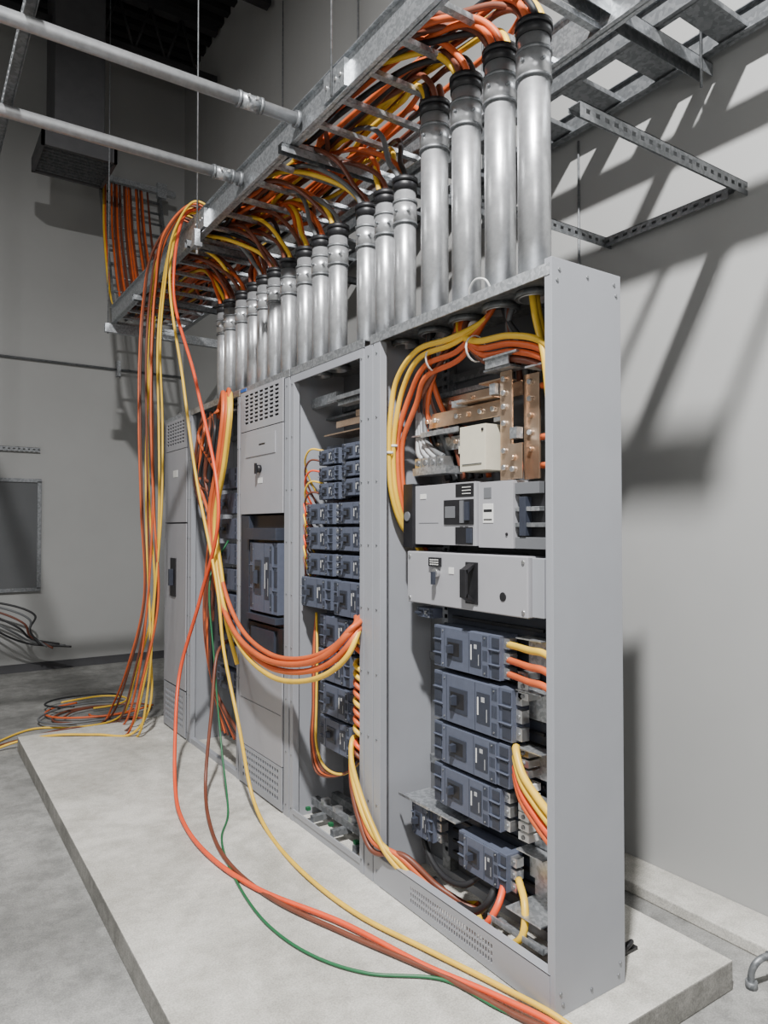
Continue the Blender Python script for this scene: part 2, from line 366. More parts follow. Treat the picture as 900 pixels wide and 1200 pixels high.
m=MB(); m.cyl((.101,.70,1.405),(.082,.70,1.405),.018,'steel',16); m.box(.07,.083,.692,.708,1.36,1.41,'blued'); m.obj("rotary_switch",cbody,bevel=.001)
m=MB(); m.box(.096,.101,.46,.53,1.30,1.455,'dark')
m.hexa([(.10,.478,1.44),(.10,.512,1.44),(.10,.512,1.453),(.10,.478,1.453),(.06,.478,1.41),(.06,.512,1.41),(.055,.512,1.428),(.055,.478,1.428)],'dark')
m.hexa([(.10,.478,1.302),(.10,.512,1.302),(.10,.512,1.315),(.10,.478,1.315),(.055,.478,1.327),(.055,.512,1.327),(.06,.512,1.345),(.06,.478,1.345)],'dark')
m.box(.053,.066,.478,.512,1.325,1.43,'dark'); m.obj("pull_handle",cbody,bevel=.002)
MB().cyl((.098,.33,1.34),(.101,.33,1.34),.016,'dark',16).obj("knockout",cbody)
MB().box(.098,.101,.60,.63,1.405,1.43,'white').obj("cover_label",cbody)
m=MB()
for y in (.23,.885):
    for z in (1.295,1.465): m.cyl((.096,y,z),(.101,y,z),.007,'steel',10)
m.each("cover_screw",cbody)

cp=thing("copper_bus_assembly",(.25,.5,1.76),"tarnished copper bus bars bolted above the main breaker","bus bar")
m=MB()
m.box(.17,.178,.38,.93,1.995,2.055,'copper'); m.box(.21,.218,.34,.84,2.065,2.12,'copper'); m.box(.13,.20,.42,.62,2.062,2.068,'copper'); m.box(.14,.28,.70,.93,1.965,1.972,'galv')
m.box(.20,.207,.60,.90,1.90,1.955,'galv'); m.box(.12,.127,.60,.84,1.955,1.975,'galv'); m.box(.14,.2,.36,.50,2.12,2.126,'copper'); m.box(.23,.236,.5,.93,2.13,2.15,'galv')
m.each("horizontal_bar",cp,bevel=.001)
m=MB(); m.box(.15,.158,.335,.395,1.755,2.15,'copper'); m.box(.19,.198,.24,.315,1.755,2.13,'copper'); m.box(.135,.142,.27,.34,1.755,1.88,'copper')
m.each("vertical_bar",cp,bevel=.001)
m=MB(); m.box(.11,.19,.30,.44,2.152,2.159,'galv'); m.box(.09,.12,.25,.42,2.19,2.197,'galv'); m.box(.12,.24,.16,.24,2.132,2.138,'galv'); m.box(.10,.106,.30,.42,2.159,2.19,'galv'); m.box(.14,.17,.30,.335,1.90,1.94,'galv'); m.box(.16,.2,.40,.44,1.975,1.99,'steel')
m.box(.13,.16,.40,.43,2.07,2.11,'galv'); m.box(.14,.17,.60,.66,2.056,2.08,'galv')
m.each("steel_bracket",cp)
m=MB()
for (x,y,z) in [(.15,.37,2.12),(.15,.37,2.07),(.15,.37,2.02),(.15,.37,1.96),(.15,.37,1.80),(.15,.37,1.86),(.19,.28,1.98),(.19,.28,1.92),(.19,.28,2.10),(.19,.28,2.04),(.19,.28,1.86),(.17,.89,2.025),(.17,.85,2.025),(.17,.80,2.025),(.17,.66,2.025),(.17,.60,2.025),(.17,.52,2.025),(.17,.45,2.025),(.21,.8,2.095),(.21,.74,2.095),(.21,.62,2.095),(.135,.31,1.83),(.135,.31,1.79),(.2,.82,1.93),(.2,.7,1.93)]:
    m.cyl((x-.012,y,z),(x+.001,y,z),.010,'copper' if rnd.random()<.3 else 'steel',6)
m.each("bus_bolt",cp)
m=MB()
for z in (1.80,1.9,2.08): m.cyl((.20,.19,z),(.20,.235,z),.012,'org',10)
m.each("insulator",cp)
m=MB(); m.box(.11,.235,.43,.575,1.795,1.965,'beige'); m.box(.106,.111,.45,.56,1.82,1.823,'galvd'); m.box(.14,.2,.574,.62,1.87,1.90,'beige'); m.box(.106,.111,.44,.45,1.94,1.95,'dark'); m.obj("current_transformer",cp,bevel=.005,label="beige box shaped current transformer")
m=MB()
for i,y in enumerate((.87,.82,.77,.72)):
    m.box(.13,.18,y-.020,y+.020,1.83,1.87,'steel'); m.cyl((.125,y,1.85),(.131,y,1.85),.012,'galvd',8)
m.each("cable_lug",cp,per=2)
MB().box(.125,.21,.68,.90,1.80,1.83,'galv').obj("lug_plate",cp)
for i in range(4):
    y=.87-.045*i
    cable([(.2-.02*i,.72+.02*i,2.36),(.17,.84-.01*i,2.27-.02*i),(.17,.915-.015*i,2.1),(.16,.91-.02*i,1.95),(.15,.89-.04*i,1.89),(.15,y-.01,1.87)],.0115,'lgy' if i<3 else 'gry',"bending into lugs beside the copper bars","neutral cables")
sb=thing("copper_bus_assembly",(.1,1.4,2.03),"copper bars and steel brackets above stacked breakers","bus bar")
m=MB(); m.box(.10,.106,1.2,1.5,2.07,2.10,'copper'); m.box(.12,.126,1.12,1.35,2.11,2.14,'copper'); m.box(.06,.2,1.15,1.55,2.03,2.036,'copper'); m.each("copper_bar",sb)
m=MB(); m.box(.08,.13,1.12,1.45,2.17,2.19,'galv'); m.box(.05,.055,1.12,1.5,2.19,2.21,'galvd'); m.box(.2,.3,1.12,1.78,2.15,2.16,'galvd'); m.box(.1,.13,1.5,1.75,2.2,2.25,'galv'); m.each("steel_bracket",sb)

g2="branch breakers in the second section"
w="stacked in the second section"
for (a,b_) in ((1.90,1.975),(1.82,1.89),(1.73,1.81)): breaker(1.14,1.37,a,b_,.045,.1,w,g2); breaker(1.41,1.60,a-.01,b_-.01,.05,.1,w,g2)
for (a,b_) in ((1.60,1.70),(1.475,1.585),(1.35,1.455)):
    breaker(1.135,1.385,a,b_,.035,.1,w,g2); breaker(1.44,1.70,a,b_,.035,.1,w,g2)
breaker(1.12,1.40,1.175,1.335,.02,.12,w,g2); breaker(1.43,1.73,1.19,1.335,.02,.12,w,g2)
for (a,b_,y0_,y1_) in ((1.01,1.16,1.24,1.56),(.85,.995,1.28,1.58),(.69,.835,1.24,1.56),(.53,.675,1.22,1.56)): breaker(y0_,y1_,a,b_,.035,.11,w,g2)
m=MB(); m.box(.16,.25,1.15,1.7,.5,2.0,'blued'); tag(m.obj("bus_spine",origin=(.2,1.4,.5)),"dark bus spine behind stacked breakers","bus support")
breaker(1.91,2.27,1.12,1.50,-.03,.12,"large, in a cover opening","large frame breakers",lugs=False)
g4="breakers in the dark far section"
for i in range(9):
    z=.55+i*.16; breaker(2.62,3.0,z,z+.13,.06,.1,"in the dark far section",g4,lit=False)
gb=thing("ground_bar",(.15,1.4,.14),"galvanised frame and ground bar at the cabinet base","ground bar")
m=MB()
for y in (1.2,1.4,1.6): m.box(.03,.275,y,y+.03,.136,.165,'galvd')
m.each("cross_channel",gb)
m=MB(); m.box(.10,.14,1.12,1.75,.165,.2,'galvd'); m.box(.22,.26,1.12,1.75,.165,.2,'galvd'); m.each("bar",gb)
m=MB()
for y in (1.25,1.35,1.5,1.62): m.box(.10,.14,y,y+.03,.2,.225,'steel')
for y in (1.22,1.45,1.68): m.box(.04,.06,y,y+.02,.165,.18,'grn')
m.each("ground_terminal",gb)

# ------------------------------------------------------------------ conduits
XC=.15
def conduit(y,r,zt,group):
    t=thing("conduit",(XC,y,Z1),"vertical galvanised steel conduit on the cabinet top","conduit",group)
    MB().cyl((XC,y,Z1-.03),(XC,y,zt-.03),r,'cond',28,hollow=r-.006).obj("conduit_pipe",t)
    m=MB(); m.cyl((XC,y,Z1+.001),(XC,y,Z1+.016),r+.010,'galvd',12,hollow=r-.001); m.cyl((XC,y,Z1+.015),(XC,y,Z1+.04),r+.005,'cond',28,hollow=r-.001); m.obj("locknut",t)
    MB().cyl((XC,y,Z1-.028),(XC,y,Z1-.008),r+.013,'galvd',12,hollow=r-.001).obj("lower_locknut",t)
    m=MB(); m.cyl((XC,y,zt-.20),(XC,y,zt-.105),r+.004,'cond',28,hollow=r-.001); m.cyl((XC,y,zt-.205),(XC,y,zt-.195),r+.007,'galvd',28,hollow=r-.001); m.cyl((XC,y,zt-.112),(XC,y,zt-.10),r+.007,'galvd',28,hollow=r-.001)
    m.cyl((XC-r-.014,y-.01,zt-.15),(XC-r,y-.01,zt-.15),.006,'galvd',8)
    m.cyl((XC-.02,y-r-.014,zt-.155),(XC-.02,y-r+.006,zt-.155),.006,'galvd',8)
    m.obj("coupling",t)
    m=MB(); m.cyl((XC,y,zt-.055),(XC,y,zt-.01),r+.005,'dark',28,hollow=r-.008); m.cyl((XC,y,zt-.02),(XC,y,zt),r+.009,'dark',28,hollow=r-.01); m.obj("bushing",t)
Y1=[.22,.39,.58,.78]; Y2=[.99,1.14,1.30,1.57,1.745,1.92,2.12,2.30,2.45,2.60,2.79,2.99,3.115]
for y in Y1: conduit(y,.057,3.33,"tall conduits over the near section")
for y in Y2: conduit(y,.048,3.10,"shorter conduits along the line-up")

# ------------------------------------------------------------------ cable tray
def tray(name,x0,x1,ya,yb,z0,h,label,km='galv',step=.23,rw=.03):
    t=thing(name,((x0+x1)/2,(ya+yb)/2,z0),label,"cable tray")
    for x in (x0,x1):
        m=MB(); m.box(x-.002,x+.002,ya,yb,z0,z0+h,km); m.box(x-.022,x+.022,ya,yb,z0,z0+.004,km); m.box(x-.022,x+.022,ya,yb,z0+h-.004,z0+h,km)
        m.obj("side_rail",t)
    n=int((yb-ya)/step)
    for i in range(n+1):
        y=ya+.05+i*step
        m=MB(); m.box(x0+.001,x1-.001,y-rw/2,y+rw/2,z0+.012,z0+.016,km); m.box(x0+.003,x1-.003,y-rw/2,y-rw/2+.003,z0+.015,z0+.034,km); m.box(x0+.003,x1-.003,y+rw/2-.003,y+rw/2,z0+.015,z0+.034,km)
        m.obj("rung",t)
    return t
tr=tray("cable_tray",-.09,.52,-.5,5.3,3.45,.16,"long galvanised ladder tray loaded with coloured cables",'galv')
for y in (1.15,2.87):
    m=MB(); m.box(-.118,-.091,y-.09,y+.09,3.47,3.59,'galv')
    for dy in (-.06,-.02,.02,.06): m.cyl((-.124,y+dy,3.53),(-.117,y+dy,3.53),.008,'steel',8)
    m.obj("splice_plate",tr)
tray("cable_tray",.80,1.12,-.6,3.6,3.56,.1,"upper galvanised ladder tray close to the wall",'galvd',.3,.12)
def strut(x0,x1,y0,y1,z,holes,label,w=.041,k='galvd',axis='x'):
    m=MB()
    a0,a1=(x0,x1) if axis=='x' else (y0,y1)
    c=y0 if axis=='x' else x0
    def bx(p,q,c0,c1,za,zb):
        if axis=='x': m.box(p,q,c0,c1,za,zb,k)
        else: m.box(c0,c1,p,q,za,zb,k)
    if holes:
        n=max(2,int((a1-a0)/.048))
        for i in range(n):
            a=a0+(a1-a0)*i/n; b=a0+(a1-a0)*(i+1)/n
            bx(a,a+(b-a)*.55,c-w/2,c-w/2+.003,z+w*.35,z+w*.67)
        bx(a0,a1,c-w/2,c-w/2+.003,z,z+w*.36); bx(a0,a1,c-w/2,c-w/2+.003,z+w*.66,z+w)
    else: bx(a0,a1,c-w/2,c-w/2+.003,z,z+w)
    bx(a0,a1,c-w/2,c+w/2,z+w-.003,z+w); bx(a0,a1,c+w/2-.003,c+w/2,z+(w*.7 if holes else 0),z+w)
    return m
def rod(x,y,z0,z1,r=.005):
    return tag(MB().cyl((x,y,z0),(x,y,z1),r,'galvd',8).obj("threaded_rod",origin=(x,y,z0)),"thin threaded hanger rod from the dark roof","hanger rod","hanger rods")
fr=thing("conduit_support_frame",(.7,.3,2.94),"perforated steel strut frame fixed between conduits and wall","strut frame")
strut(.19,1.198,.075,0,2.94,1,"",.055).obj("perforated_strut",fr)
strut(.19,1.198,.75,0,2.94,1,"",.05).obj("perforated_strut",fr)
strut(1.172,0,.103,.724,2.94,1,"",.045,axis='y').obj("wall_strut",fr)
t=thing("trapeze_hanger",(.9,.21,3.50),"galvanised strut hanger carrying the wall tray","strut hanger","trapeze hangers")
strut(.3,1.18,.21,0,3.50,0,"",.055).obj("strut_channel",t)
MB().cyl((1.09,.18,3.42),(1.09,.18,7.14),.006,'galvd',8).obj("hanger_rod",t)
for y in (1.6,3.0,4.3):
    t=thing("trapeze_hanger",(.5,y,3.405),"galvanised strut trapeze hanger carrying the trays","strut hanger","trapeze hangers")
    strut(-.16,1.18,y,0,3.405,0,"",.041).obj("strut_channel",t)
    MB().cyl((1.15,y,3.34),(1.15,y,7.14),.006,'galvd',8).obj("hanger_rod",t)
rod(-.13,2.87,3.40,7.14); rod(-.13,1.15,3.46,7.14); rod(-.13,5.28,3.36,7.14)
tag(MB().box(-.16,1.198,5.25,5.30,3.37,3.448,'galv').obj("strut_channel",origin=(.5,5.28,3.37)),"galvanised strut under the tray end","strut channel")
m=MB(); m.box(-.155,-.12,2.84,2.90,3.38,3.47,'galv'); m.box(-.16,-.11,2.83,2.91,3.36,3.385,'galv'); m.cyl((-.13,2.87,3.32),(-.13,2.87,3.365),.009,'steel',8); tag(m.obj("beam_clamp",origin=(-.13,2.87,3.3)),"galvanised clamp under the tray rail","clamp")

for (y,xc) in ((1.50,-.36),(2.20,-.22)):
    t=thing("horizontal_conduit",(-2,y,3.53),"galvanised horizontal conduit joining the tray rail","conduit","horizontal conduits")
    MB().cyl((-5.99,y,3.53),(-.112,y,3.53),.029,'cond',20).obj("conduit_pipe",t)
    m=MB(); m.cyl((xc-.05,y,3.53),(xc+.05,y,3.53),.034,'galv',20); m.cyl((xc-.06,y,3.53),(xc-.045,y,3.53),.038,'galvd',12); m.cyl((xc+.045,y,3.53),(xc+.06,y,3.53),.038,'galvd',12)
    for dx in (-.02,.02): m.cyl((xc+dx,y-.048,3.535),(xc+dx,y-.032,3.535),.007,'steel',8)
    m.obj("coupling",t); MB().cyl((-.13,y,3.53),(-.112,y,3.53),.040,'galvd',12).obj("locknut",t)
tag(strut(-1.27,0,.8,5.2,3.56,1,"",.05,axis='y').obj("strut_channel",origin=(-1.27,3,3.57)),"perforated strut carrying the horizontal conduits","strut channel")
rod(-1.27,3.4,3.5,7.14)

ld=thing("ladder_tray",(.3,5.9,3.7),"inclined ladder tray carrying cables up the back wall","cable tray")
A=Vector((-.05,5.42,3.62)); Bv=Vector((.14,6.92,5.5)); A2=Vector((.52,5.42,3.62)); B2=Vector((.80,6.92,5.5))
def beam(m,p,q,wx,wn,k):
    d=(q-p).normalized(); s=Vector((1,0,0)); s=(s-d*s.dot(d)).normalized(); n=d.cross(s)
    m.hexa([p-s*wx-n*wn,p+s*wx-n*wn,p+s*wx+n*wn,p-s*wx+n*wn,q-s*wx-n*wn,q+s*wx-n*wn,q+s*wx+n*wn,q-s*wx+n*wn],k)
for p,q in ((A,Bv),(A2,B2)):
    m=MB(); beam(m,p,q,.01,.05,'galvd'); m.obj("side_rail",ld)
for i in range(10):
    f=(i+.3)/10; MB().cyl(A.lerp(Bv,f),A2.lerp(B2,f),.014,'galvd',8).obj("rung",ld)
m=MB(); m.box(.0,.98,6.85,6.92,5.52,5.58,'galv'); m.box(.08,.20,6.80,6.86,5.45,5.62,'galv'); m.box(.75,.86,6.80,6.86,5.45,5.62,'galv'); m.obj("top_clamp",ld)
dk=thing("air_duct",(-.3,5.9,5.2),"dark grey air duct with downward grille","duct")
MB().box(-.52,-.06,5.78,6.27,5.29,7.15,'duct').obj("duct_body",dk,bevel=.01)
m=MB(); m.box(-.64,.04,5.70,5.73,5.16,5.30,'duct'); m.box(-.64,.04,6.32,6.35,5.16,5.30,'duct'); m.box(-.64,-.61,5.7,6.35,5.16,5.30,'duct'); m.box(.01,.04,5.7,6.35,5.16,5.3,'duct'); m.box(-.62,.02,5.72,6.33,5.28,5.295,'joist')
for i in range(9): m.box(-.62,.02,5.76+i*.065,5.765+i*.065,5.17,5.20,'galvd')
m.obj("grille",dk)

fpn=thing("framed_wall_panel",(-1.05,7.18,.9),"dark framed panel mounted on the painted back wall","wall panel")
MB().box(-1.7,-.42,7.17,7.195,.9,2.1,'glass').obj("panel_face",fpn)
m=MB(); m.box(-1.72,-.40,7.15,7.199,2.08,2.12,'galvd'); m.box(-1.72,-.40,7.15,7.199,.88,.92,'galvd'); m.box(-.44,-.40,7.15,7.199,.91,2.09,'galvd'); m.box(-1.72,-1.68,7.15,7.199,.91,2.09,'galvd'); m.obj("panel_frame",fpn)
tag(strut(-1.7,-.42,7.175,0,2.42,1,"",.045).obj("strut_channel",origin=(-1,7.17,2.42)),"perforated strut on the back wall","strut channel")
m=MB(); m.cyl((-5.99,7.17,3.46),(1.19,7.17,3.44),.013,'galvd',10); m.box(.39,.43,7.13,7.199,3.36,3.54,'galv'); tag(m.obj("wall_conduit",origin=(0,7.17,3.4)),"thin conduit run along the back wall","conduit")
m=MB(); m.cyl((1.19,.92,2.4),(1.19,.92,3.56),.006,'galvd',8); tag(m.obj("wall_rod",origin=(1.19,.92,2.4)),"thin vertical rod on the painted wall","rod")

# ------------------------------------------------------------------ cables in tray
allc=[(y,3.33,.057,6) for y in Y1]+[(y,3.10,.048,4) for y in Y2]
pool=['org','brn','yel','blk','brn','gry','org','brn','org','yel']
for ci,(yc,zt,r,n) in enumerate(allc):
    ks=['org','yel','brn','org','blk','brn'] if ci<4 else rnd.sample(pool,4)
    rnd.shuffle(ks)
    wander=rnd.uniform(.0,.42)
    for i in range(n):
        kk=ks[i]; cr=.013 if ci<4 else .012
        xl=-.05+min(.52,max(0,wander+rnd.uniform(-.1,.15))); zl=3.502+rnd.random()*.07
        a=2*math.pi*i/n; xo=XC+math.cos(a)*(r-.024); yo=yc+math.sin(a)*(r-.024)
        up=rnd.random()<(.3 if kk in('brn','org') else .12)
        P=[(xl*.95+.2,6.8,5.46),(xl*.97+.06,6.1,4.56),(xl,5.45,3.70),(xl,5.0,zl)] if up else [(xl,5.24+rnd.uniform(-.2,.05),zl),(xl,4.9,zl)]
        y=4.4; xx=xl
        bend=rnd.uniform(.4,.8)
        while y>yc+bend+.3:
            xx=min(.49,max(-.06,xl+rnd.uniform(-.13,.13))); P.append((xx,y,zl+rnd.uniform(-.005,.04))); y-=rnd.uniform(.35,.6)
        if ci<4:
            pk=rnd.uniform(3.49,3.56)
            P+=[(xx,yc+bend,zl+.02),(xx*.7+xo*.3,yo+.28,pk),(xx*.3+xo*.7,yo+.13,pk-.03),(xo+(xx-xo)*.08,yo+.04,3.42),(xo,yo,zt+.005),(xo,yo,zt-.12)]
        else:
            P+=[(xx,yc+bend+.12,zl+.01),(xx*.7+xo*.3,yo+bend*.72,3.47),(xx*.4+xo*.6,yo+bend*.42,3.36),(xo+(xx-xo)*.12,yo+.10,3.22),(xo,yo+.02,3.12),(xo,yo,zt-.10)]
        cable(P,cr,kk,"in the overhead tray entering a conduit","tray cables")

# ------------------------------------------------------------------ hanging bundle
cols=['yel','org','brn','yel','org','brn','yel','brn','org']
for i in range(9):
    u=i/8; ys=2.92+.33*u; yt=3.33+.46*u; xh=-.17-rnd.random()*.08; s=rnd.uniform(-.05,.05)
    P=[(.12,ys-.02,3.53),(-.02,ys,3.655),(-.12,ys+.03,3.69),(xh,ys+.2+.1*u,3.50+.03*rnd.random()),(xh,yt-.02,3.22),(xh-.01,yt+.03+s*.3,2.85),(xh+s*.5,yt+.03+s,2.3),(xh,yt-.0+s*.6,1.7),(xh-s,yt+.04+s,1.07),(xh-.03,yt+.16+.12*u+s,.5),(xh-.06,yt+.32+.3*u,.12)]
    if i in (2,6): P+=[(xh-.3,4.5,.014),(-.8,4.45+.2*(i==6),.012),(-1.3,4.2,.012),(-1.9,4.0,.012)]
    else: P+=[(xh-.1,yt+.6+.3*rnd.random(),.014),(xh+.1,yt+.85,.013),(xh+.22,max(4.35,yt+.6),.018),(xh+.1,4.3,.03)]
    cable(P,.0078,cols[i],"draping from the tray to the floor","draped cables")
for i in range(7):
    cx,cy,rr=-.08+rnd.uniform(-.25,.15),4.72+rnd.uniform(-.15,.5),rnd.uniform(.12,.32)
    a0=rnd.random()*6
    P=[(cx+rr*math.cos(a0+a*.6)*1.3*(1+.05*a),min(7.1,max(4.3,cy+rr*math.sin(a0+a*.6)*(1+.08*(a%3)))),.012+.012*(i%4)+.002*a) for a in range(6+i%4)]
    cable(P,.0085,['org','brn','yel','blk','brn','org','gry'][i],"coiled loosely on the concrete floor","floor cables")
for i in range(6):
    P=[(-1.6-.1*i,7.1,.75-.05*i),(-1.1,6.9,.68+.03*i),(-.75+.05*i,6.8,.45+.04*i),(-.55,6.8,.36+.03*i),(-.15-.06*i,6.75,.30+.02*(i%3))]
    cable(P,.011,['blk','gry','blk','brn','gry','blk'][i],"sticking out beside the back wall","back wall cables")

# ------------------------------------------------------------------ loops
lp=[(.06,2.95,2.30),(0,2.72,2.36),(-.07,2.50,2.37),(-.10,2.42,2.24),(-.10,2.50,1.97),(-.10,2.64,1.63),(-.10,2.52,1.22),(-.11,2.23,.98),(-.12,1.79,.885),(-.11,1.38,.93),(-.09,1.18,1.01),(-.06,1.10,1.09),(-.01,1.11,1.15),(.05,1.20,1.17)]
for i,(kk,dz,dy) in enumerate([('org',0,0),('org',.035,.03),('org',.062,-.03),('yel',-.04,-.06),('yel',.0,-.055)]):
    P=[(p[0]-.012*(i%2),p[1]+dy*(1 if j<9 else .2),p[2]+dz*(1 if 5<j<12 else .4)) for j,p in enumerate(lp)]
    if i==4: P=P[:7]+[(-.09,2.45,1.05),(-.06,2.35,.8)]
    cable(P,.015 if kk=='org' and i<2 else .0125,kk,"looping across the front into a breaker","front loop cables")
for i in range(8):
    P=[(-.0,3.1-.07*(i%5),2.33),(-.05,3.05-.1*(i%4),2.2),(-.04,3.15-.1*(i%5),1.9),(-.03,2.9-.06*(i%3),1.5+.05*i),(-.04,2.95-.05*(i%4),1.0),(0,2.9,.6),(.03,2.8-.05*i,.3)]
    cable(P,.011,['brn','org','brn','blk','org','brn','blk','brn'][i],"hanging inside the dark open section","far section cables")
cable([(.05,3.0,3.56),(-.06,3.05,3.66),(-.13,3.15,3.66),(-.17,3.3,3.35),(-.15,3.06,2.52),(-.15,2.80,1.89),(-.15,2.43,1.23),(-.15,2.33,.90),(-.14,2.12,.5),(-.13,1.98,.20),(-.16,1.75,.115),(-.22,1.24,.113),(-.20,.81,.113),(-.12,.49,.113),(-.05,.22,.113),(0,-.02,.113),(.05,-.17,.06),(.1,-.4,.012)],.0095,'yel',"falling from the tray across the pad")
cable([(.08,2.95,3.56),(-.05,3.0,3.67),(-.13,3.1,3.66),(-.17,3.22,3.2),(-.15,2.81,2.48),(-.15,2.42,1.67),(-.17,2.66,1.16),(-.23,2.85,.69),(-.33,2.62,.36),(-.42,2.32,.15),(-.48,2.0,.115),(-.50,1.6,.115),(-.44,1.20,.115),(-.28,.79,.115),(-.18,.41,.115),(-.09,.17,.115),(-.03,-.05,.113),(.02,-.2,.05),(.05,-.4,.014)],.0105,'red',"falling from the tray across the pad")
cable([(-.02,2.6,.9),(-.12,2.5,.85),(-.2,2.38,.55),(-.28,2.25,.2),(-.38,1.9,.112),(-.45,1.48,.112),(-.42,1.10,.112),(-.30,.72,.112),(-.16,.33,.112),(-.10,.08,.112),(-.05,-.1,.112),(0,-.22,.04),(.02,-.4,.012)],.0095,'brn',"dropping from the cabinet onto the pad")
cable([(.02,2.7,1.5),(-.12,2.62,1.3),(-.14,2.5,.8),(-.17,2.3,.35),(-.25,2.0,.12),(-.38,1.75,.108),(-.47,1.39,.108),(-.51,.95,.108),(-.46,.68,.108),(-.36,.5,.108),(-.17,.33,.108),(-.12,.14,.108),(-.08,0,.108),(-.05,-.16,.08),(0,-.4,.01)],.0055,'grn',"snaking across the concrete pad")
cable([(-.18,3.62,3.1),(-.2,3.72,2.4),(-.21,3.68,1.6),(-.2,3.6,.8),(-.2,3.62,.3),(-.3,3.7,.12),(-.5,3.85,.112),(-.75,4.0,.112),(-.98,4.2,.05),(-1.2,4.15,.012),(-1.8,3.8,.012)],.0085,'yel',"running over the pad edge onto the floor")

# ------------------------------------------------------------------ S1 top cables
w1="arching under the conduits in the near section"
for i,kk in enumerate(['yel','yel','org','org']):
    j_=lambda a=.008: rnd.uniform(-a,a)
    P=[(.14,.41-.015*i,2.43),(.13,.44+j_(),2.36),(.08+.014*i,.58,2.31-.024*i+j_()),(.055+.014*i,.77+j_(.015),2.30-.036*i+j_()),(.05+.022*i,.91-.016*i,2.20-.034*i),(.05+.022*i,.962-.006*(i%2),2.02-.02*i),(.055+.022*i,.975,1.86),(.07+.022*i,.975,1.72),(.12+.02*i,.98,1.60),(.22+.012*i,.98,1.48),(.27,.98,1.3)]
    cable(P,.0115,kk,w1,"top bundle cables")
for i,kk in enumerate(['blk','gry','brn','blk','blk','org']):
    P=[(.12+.01*i,.78+.02*(i%3-1),2.43),(.13,.80,2.3),(.16+.01*i,.86-.02*i,2.12-.02*i),(.19+.01*i,.84-.05*i,1.95),(.235,.8-.05*i,1.78)]
    cable(P,.0115,kk,w1,"top bundle cables")
for i,kk in enumerate(['org','brn','blk','brn']):
    P=[(.14,.60+.015*i,2.43),(.12,.61,2.34),(.12,.72+.03*i,2.24-.03*i),(.16,.84+.02*i,2.10),(.20,.86,1.9)]
    cable(P,.0115,kk,w1,"top bundle cables")
for i,kk in enumerate(['yel','org','org','brn']):
    P=[(.13+.01*i,.60-.02*i,2.43),(.12,.59-.01*i,2.34),(.09+.012*i,.46,2.27-.022*i),(.09+.012*i,.28,2.25-.026*i),(.10+.012*i,.14,2.20-.03*i),(.12+.012*i,.06,2.10-.03*i),(.15,.045,1.96)]
    cable(P,.012,kk,w1,"top bundle cables")
for i,kk in enumerate(['blk','gry','brn','gry']):
    P=[(.15+.01*i,.39-.02*i,2.43),(.16,.36,2.33),(.2,.3+.03*i,2.22),(.24,.3+.04*i,2.1)]
    cable(P,.0115,kk,w1,"top bundle cables")
for i in range(2):
    cable([(.12+.02*i,.21,2.43),(.11+.02*i,.18,2.3),(.10+.02*i,.13-.01*i,2.15),(.10+.02*i,.10-.01*i,1.95),(.14,.08,1.8)],.012,'yel',w1,"top bundle cables")
for (x,y,z,ax) in ((.10,.47,2.245,0),(.105,.72,2.255,0),(.055,.972,1.90,1),(.077,.972,1.93,1)):
    m=MB()
    if ax==0: m.cyl((x,y-.004,z),(x,y+.004,z),.050,'white',16,hollow=.047)
    else: m.cyl((x,y,z-.005),(x,y,z+.005),.017,'white',10,hollow=.014)
    tag(m.obj("cable_tie",origin=(x,y,z)),"pale nylon tie around the cable bundle","cable tie","cable ties")
m=tubemesh([(.07,.35,2.42),(.05,.36,2.46),(.05,.42,2.475),(.06,.46,2.44),(.08,.45,2.41)],.004,'white'); tag(m.obj("ground_wire",origin=(.07,.4,2.41)),"white wire loop at the conduit base","wire")

w2="leaving a breaker toward the cabinet side"
for (z,kk) in ((1.165,'yel'),(1.11,'org'),(1.06,'org')):
    cable([(.15,.355,z),(.12,.28,z+.005),(.08,.18,z+.01),(.06,.09,z+.012),(.08,.04,z-.03),(.14,.03,z-.2),(.2,.03,z-.5)],.0125,kk,w2,"right side cables")
for i,(z,kk) in enumerate(((.83,'yel'),(.80,'yel'),(.765,'red'),(.74,'org'))):
    cable([(.15,.315,z-.02),(.11,.28,z-.01),(.08,.22,z-.07),(.06,.13,z-.12),(.05,.06,z-.155),(.10,.035,z-.24),(.2,.035,z-.4)],.0135,kk,w2,"right side cables")
w3="curving along the cabinet base"
cable([(.14,.30,.36),(.09,.22,.32),(.06,.20,.24),(.06,.29,.16),(.10,.42,.125),(.2,.6,.12)],.013,'yel',w3,"base cables")
cable([(.14,.37,.32),(.08,.34,.27),(.05,.37,.2),(.08,.48,.14),(.16,.6,.12)],.013,'red',w3,"base cables")
cable([(.16,.42,.32),(.11,.42,.24),(.11,.5,.17),(.15,.7,.13),(.2,.85,.12)],.014,'blk',w3,"base cables")
cable([(.16,.5,.30),(.12,.56,.24),(.12,.7,.22),(.15,.85,.28),(.17,.9,.4)],.012,'blk',w3,"base cables")
w4="running down across the post into the base"
for i,(kk,z) in enumerate((('yel',.62),('yel',.59),('org',.56),('brn',.52))):
    P=[(.06,1.22,z+.03),(.0,1.18,z+.03),(-.03,1.14,z-.04),(-.032-.008*(i%2),1.06,z-.17),(-.03,.97,z-.27),(-.015+.012*i,.88-.02*i,.26+.005*i),(.04+.02*i,.78-.03*i,.18),(.12+.02*i,.66-.04*i,.13),(.22,.6,.122)]
    cable(P,.0115,kk,w4,"crossing cables")
w5="wired to a breaker in the second section"
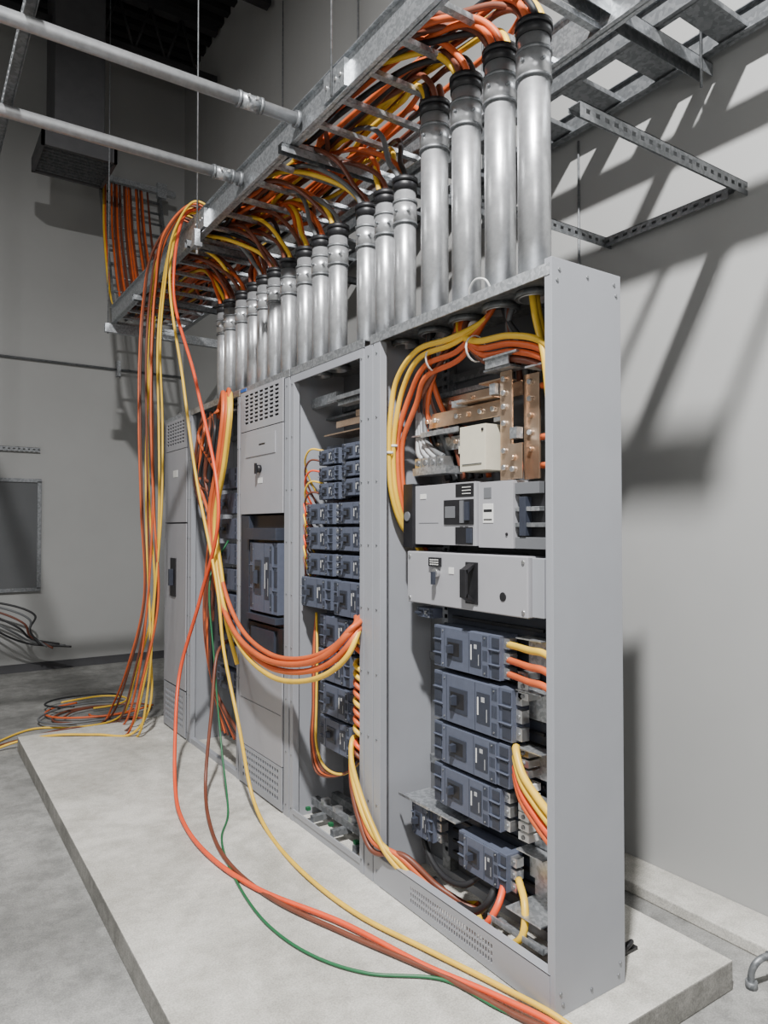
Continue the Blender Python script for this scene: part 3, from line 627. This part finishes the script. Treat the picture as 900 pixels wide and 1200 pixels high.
for i,(z,kk) in enumerate([(1.1,'yel'),(1.06,'org'),(.98,'yel'),(.94,'yel'),(.90,'org'),(.86,'org'),(.82,'yel'),(.78,'org'),(.74,'org'),(.70,'yel'),(.64,'red'),(.60,'brn')]):
    cable([(.08,1.245,z),(.03,1.20,z+.005),(.0,1.15,z-.005),(.02,1.125,z-.03),(.10,1.12,z-.10),(.18,1.13,z-.3)],.0105,kk,w5,"second section cables")
for i in range(22):
    z=1.965-.027*i
    kk=['yel','org','brn','yel','red','blk'][i%6]
    if i%2: cable([(.09,1.15,z),(.05,1.13,z+.003),(.045,1.12,z-.02),(.1,1.115,z-.10),(.15,1.12,z-.2)],.006,kk,w5,"second section wires")
    else: cable([(.08,1.59 if z>1.72 else 1.70,z),(.04,1.65 if z>1.72 else 1.72,z+.01),(.035,1.70,z-.03),(.06,1.735,z-.09),(.12,1.745,z-.2)],.005,kk,w5,"second section wires")
for i in range(4):
    cable([(.10,1.70,1.15),(.07,1.68-.015*i,.95),(.06,1.66-.012*i,.7),(.06,1.68-.02*i,.5),(.05,1.6-.03*i,.38+.015*i),(.08,1.4,.42),(.12,1.3,.5)],.0065,['brn','org','brn','yel'][i],w5,"second section cables")

m=tubemesh([(.79,-.16,0),(.79,-.16,.05),(.80,-.17,.085),(.83,-.18,.10),(.86,-.19,.10)],.012,'galvd')
m.cyl((.85,-.188,.10),(.88,-.198,.10),.018,'galvd',10); m.cyl((.79,-.16,0),(.79,-.16,.025),.02,'galvd',10)
tag(m.obj("conduit_stub",origin=(.79,-.16,0)),"rusty steel conduit stub-up beside the pad corner","conduit stub")
m=tubemesh([(.44,.10,.11),(.46,.09,.13),(.49,.10,.13),(.50,.12,.11)],.008,'dark'); m.box(.43,.51,.09,.13,.1,.112,'dark')
tag(m.obj("anchor_clip",origin=(.46,.1,.1)),"small black metal clip on the pad","clip")

# ------------------------------------------------------------------ lights
def area(loc,size,power,rot=(0,0,0),col=(1,.99,.98)):
    l=bpy.data.lights.new("ceiling_or_fill_light",'AREA'); l.shape='DISK'; l.size=size; l.energy=power; l.color=col
    o=bpy.data.objects.new("ceiling_or_fill_light",l); o.location=loc; o.rotation_euler=rot; COL.objects.link(o); return o
area((-2.0,-1.5,6.0),.26,980,(0,math.radians(-8),0))
area((-3.2,2.6,4.3),.8,62,(0,0,0))  # added fill, no real fixture: lifts the left floor and back
area((-2.6,-3.2,2.6),1.2,42,(math.radians(62),0,math.radians(-35)))  # added low fill near the camera, tilted at the scene, no real fixture
w_=bpy.data.worlds.new("world"); bpy.context.scene.world=w_; w_.use_nodes=True
w_.node_tree.nodes["Background"].inputs[0].default_value=(.9,.95,1,1); w_.node_tree.nodes["Background"].inputs[1].default_value=.05

# ------------------------------------------------------------------ camera
f=835.; p=math.atan(18/f); a=math.atan(560/f)
cam=bpy.data.cameras.new("camera"); co=bpy.data.objects.new("camera",cam); COL.objects.link(co)
cam.sensor_fit='VERTICAL'; cam.sensor_height=36; cam.lens=36*f/1200; cam.clip_start=.05
co.location=(-1.644,-1.520,1.584)
F=Vector((math.sin(a)*math.cos(p),math.cos(a)*math.cos(p),math.sin(p)))
co.rotation_euler=F.to_track_quat('-Z','Y').to_euler()
bpy.context.scene.camera=co
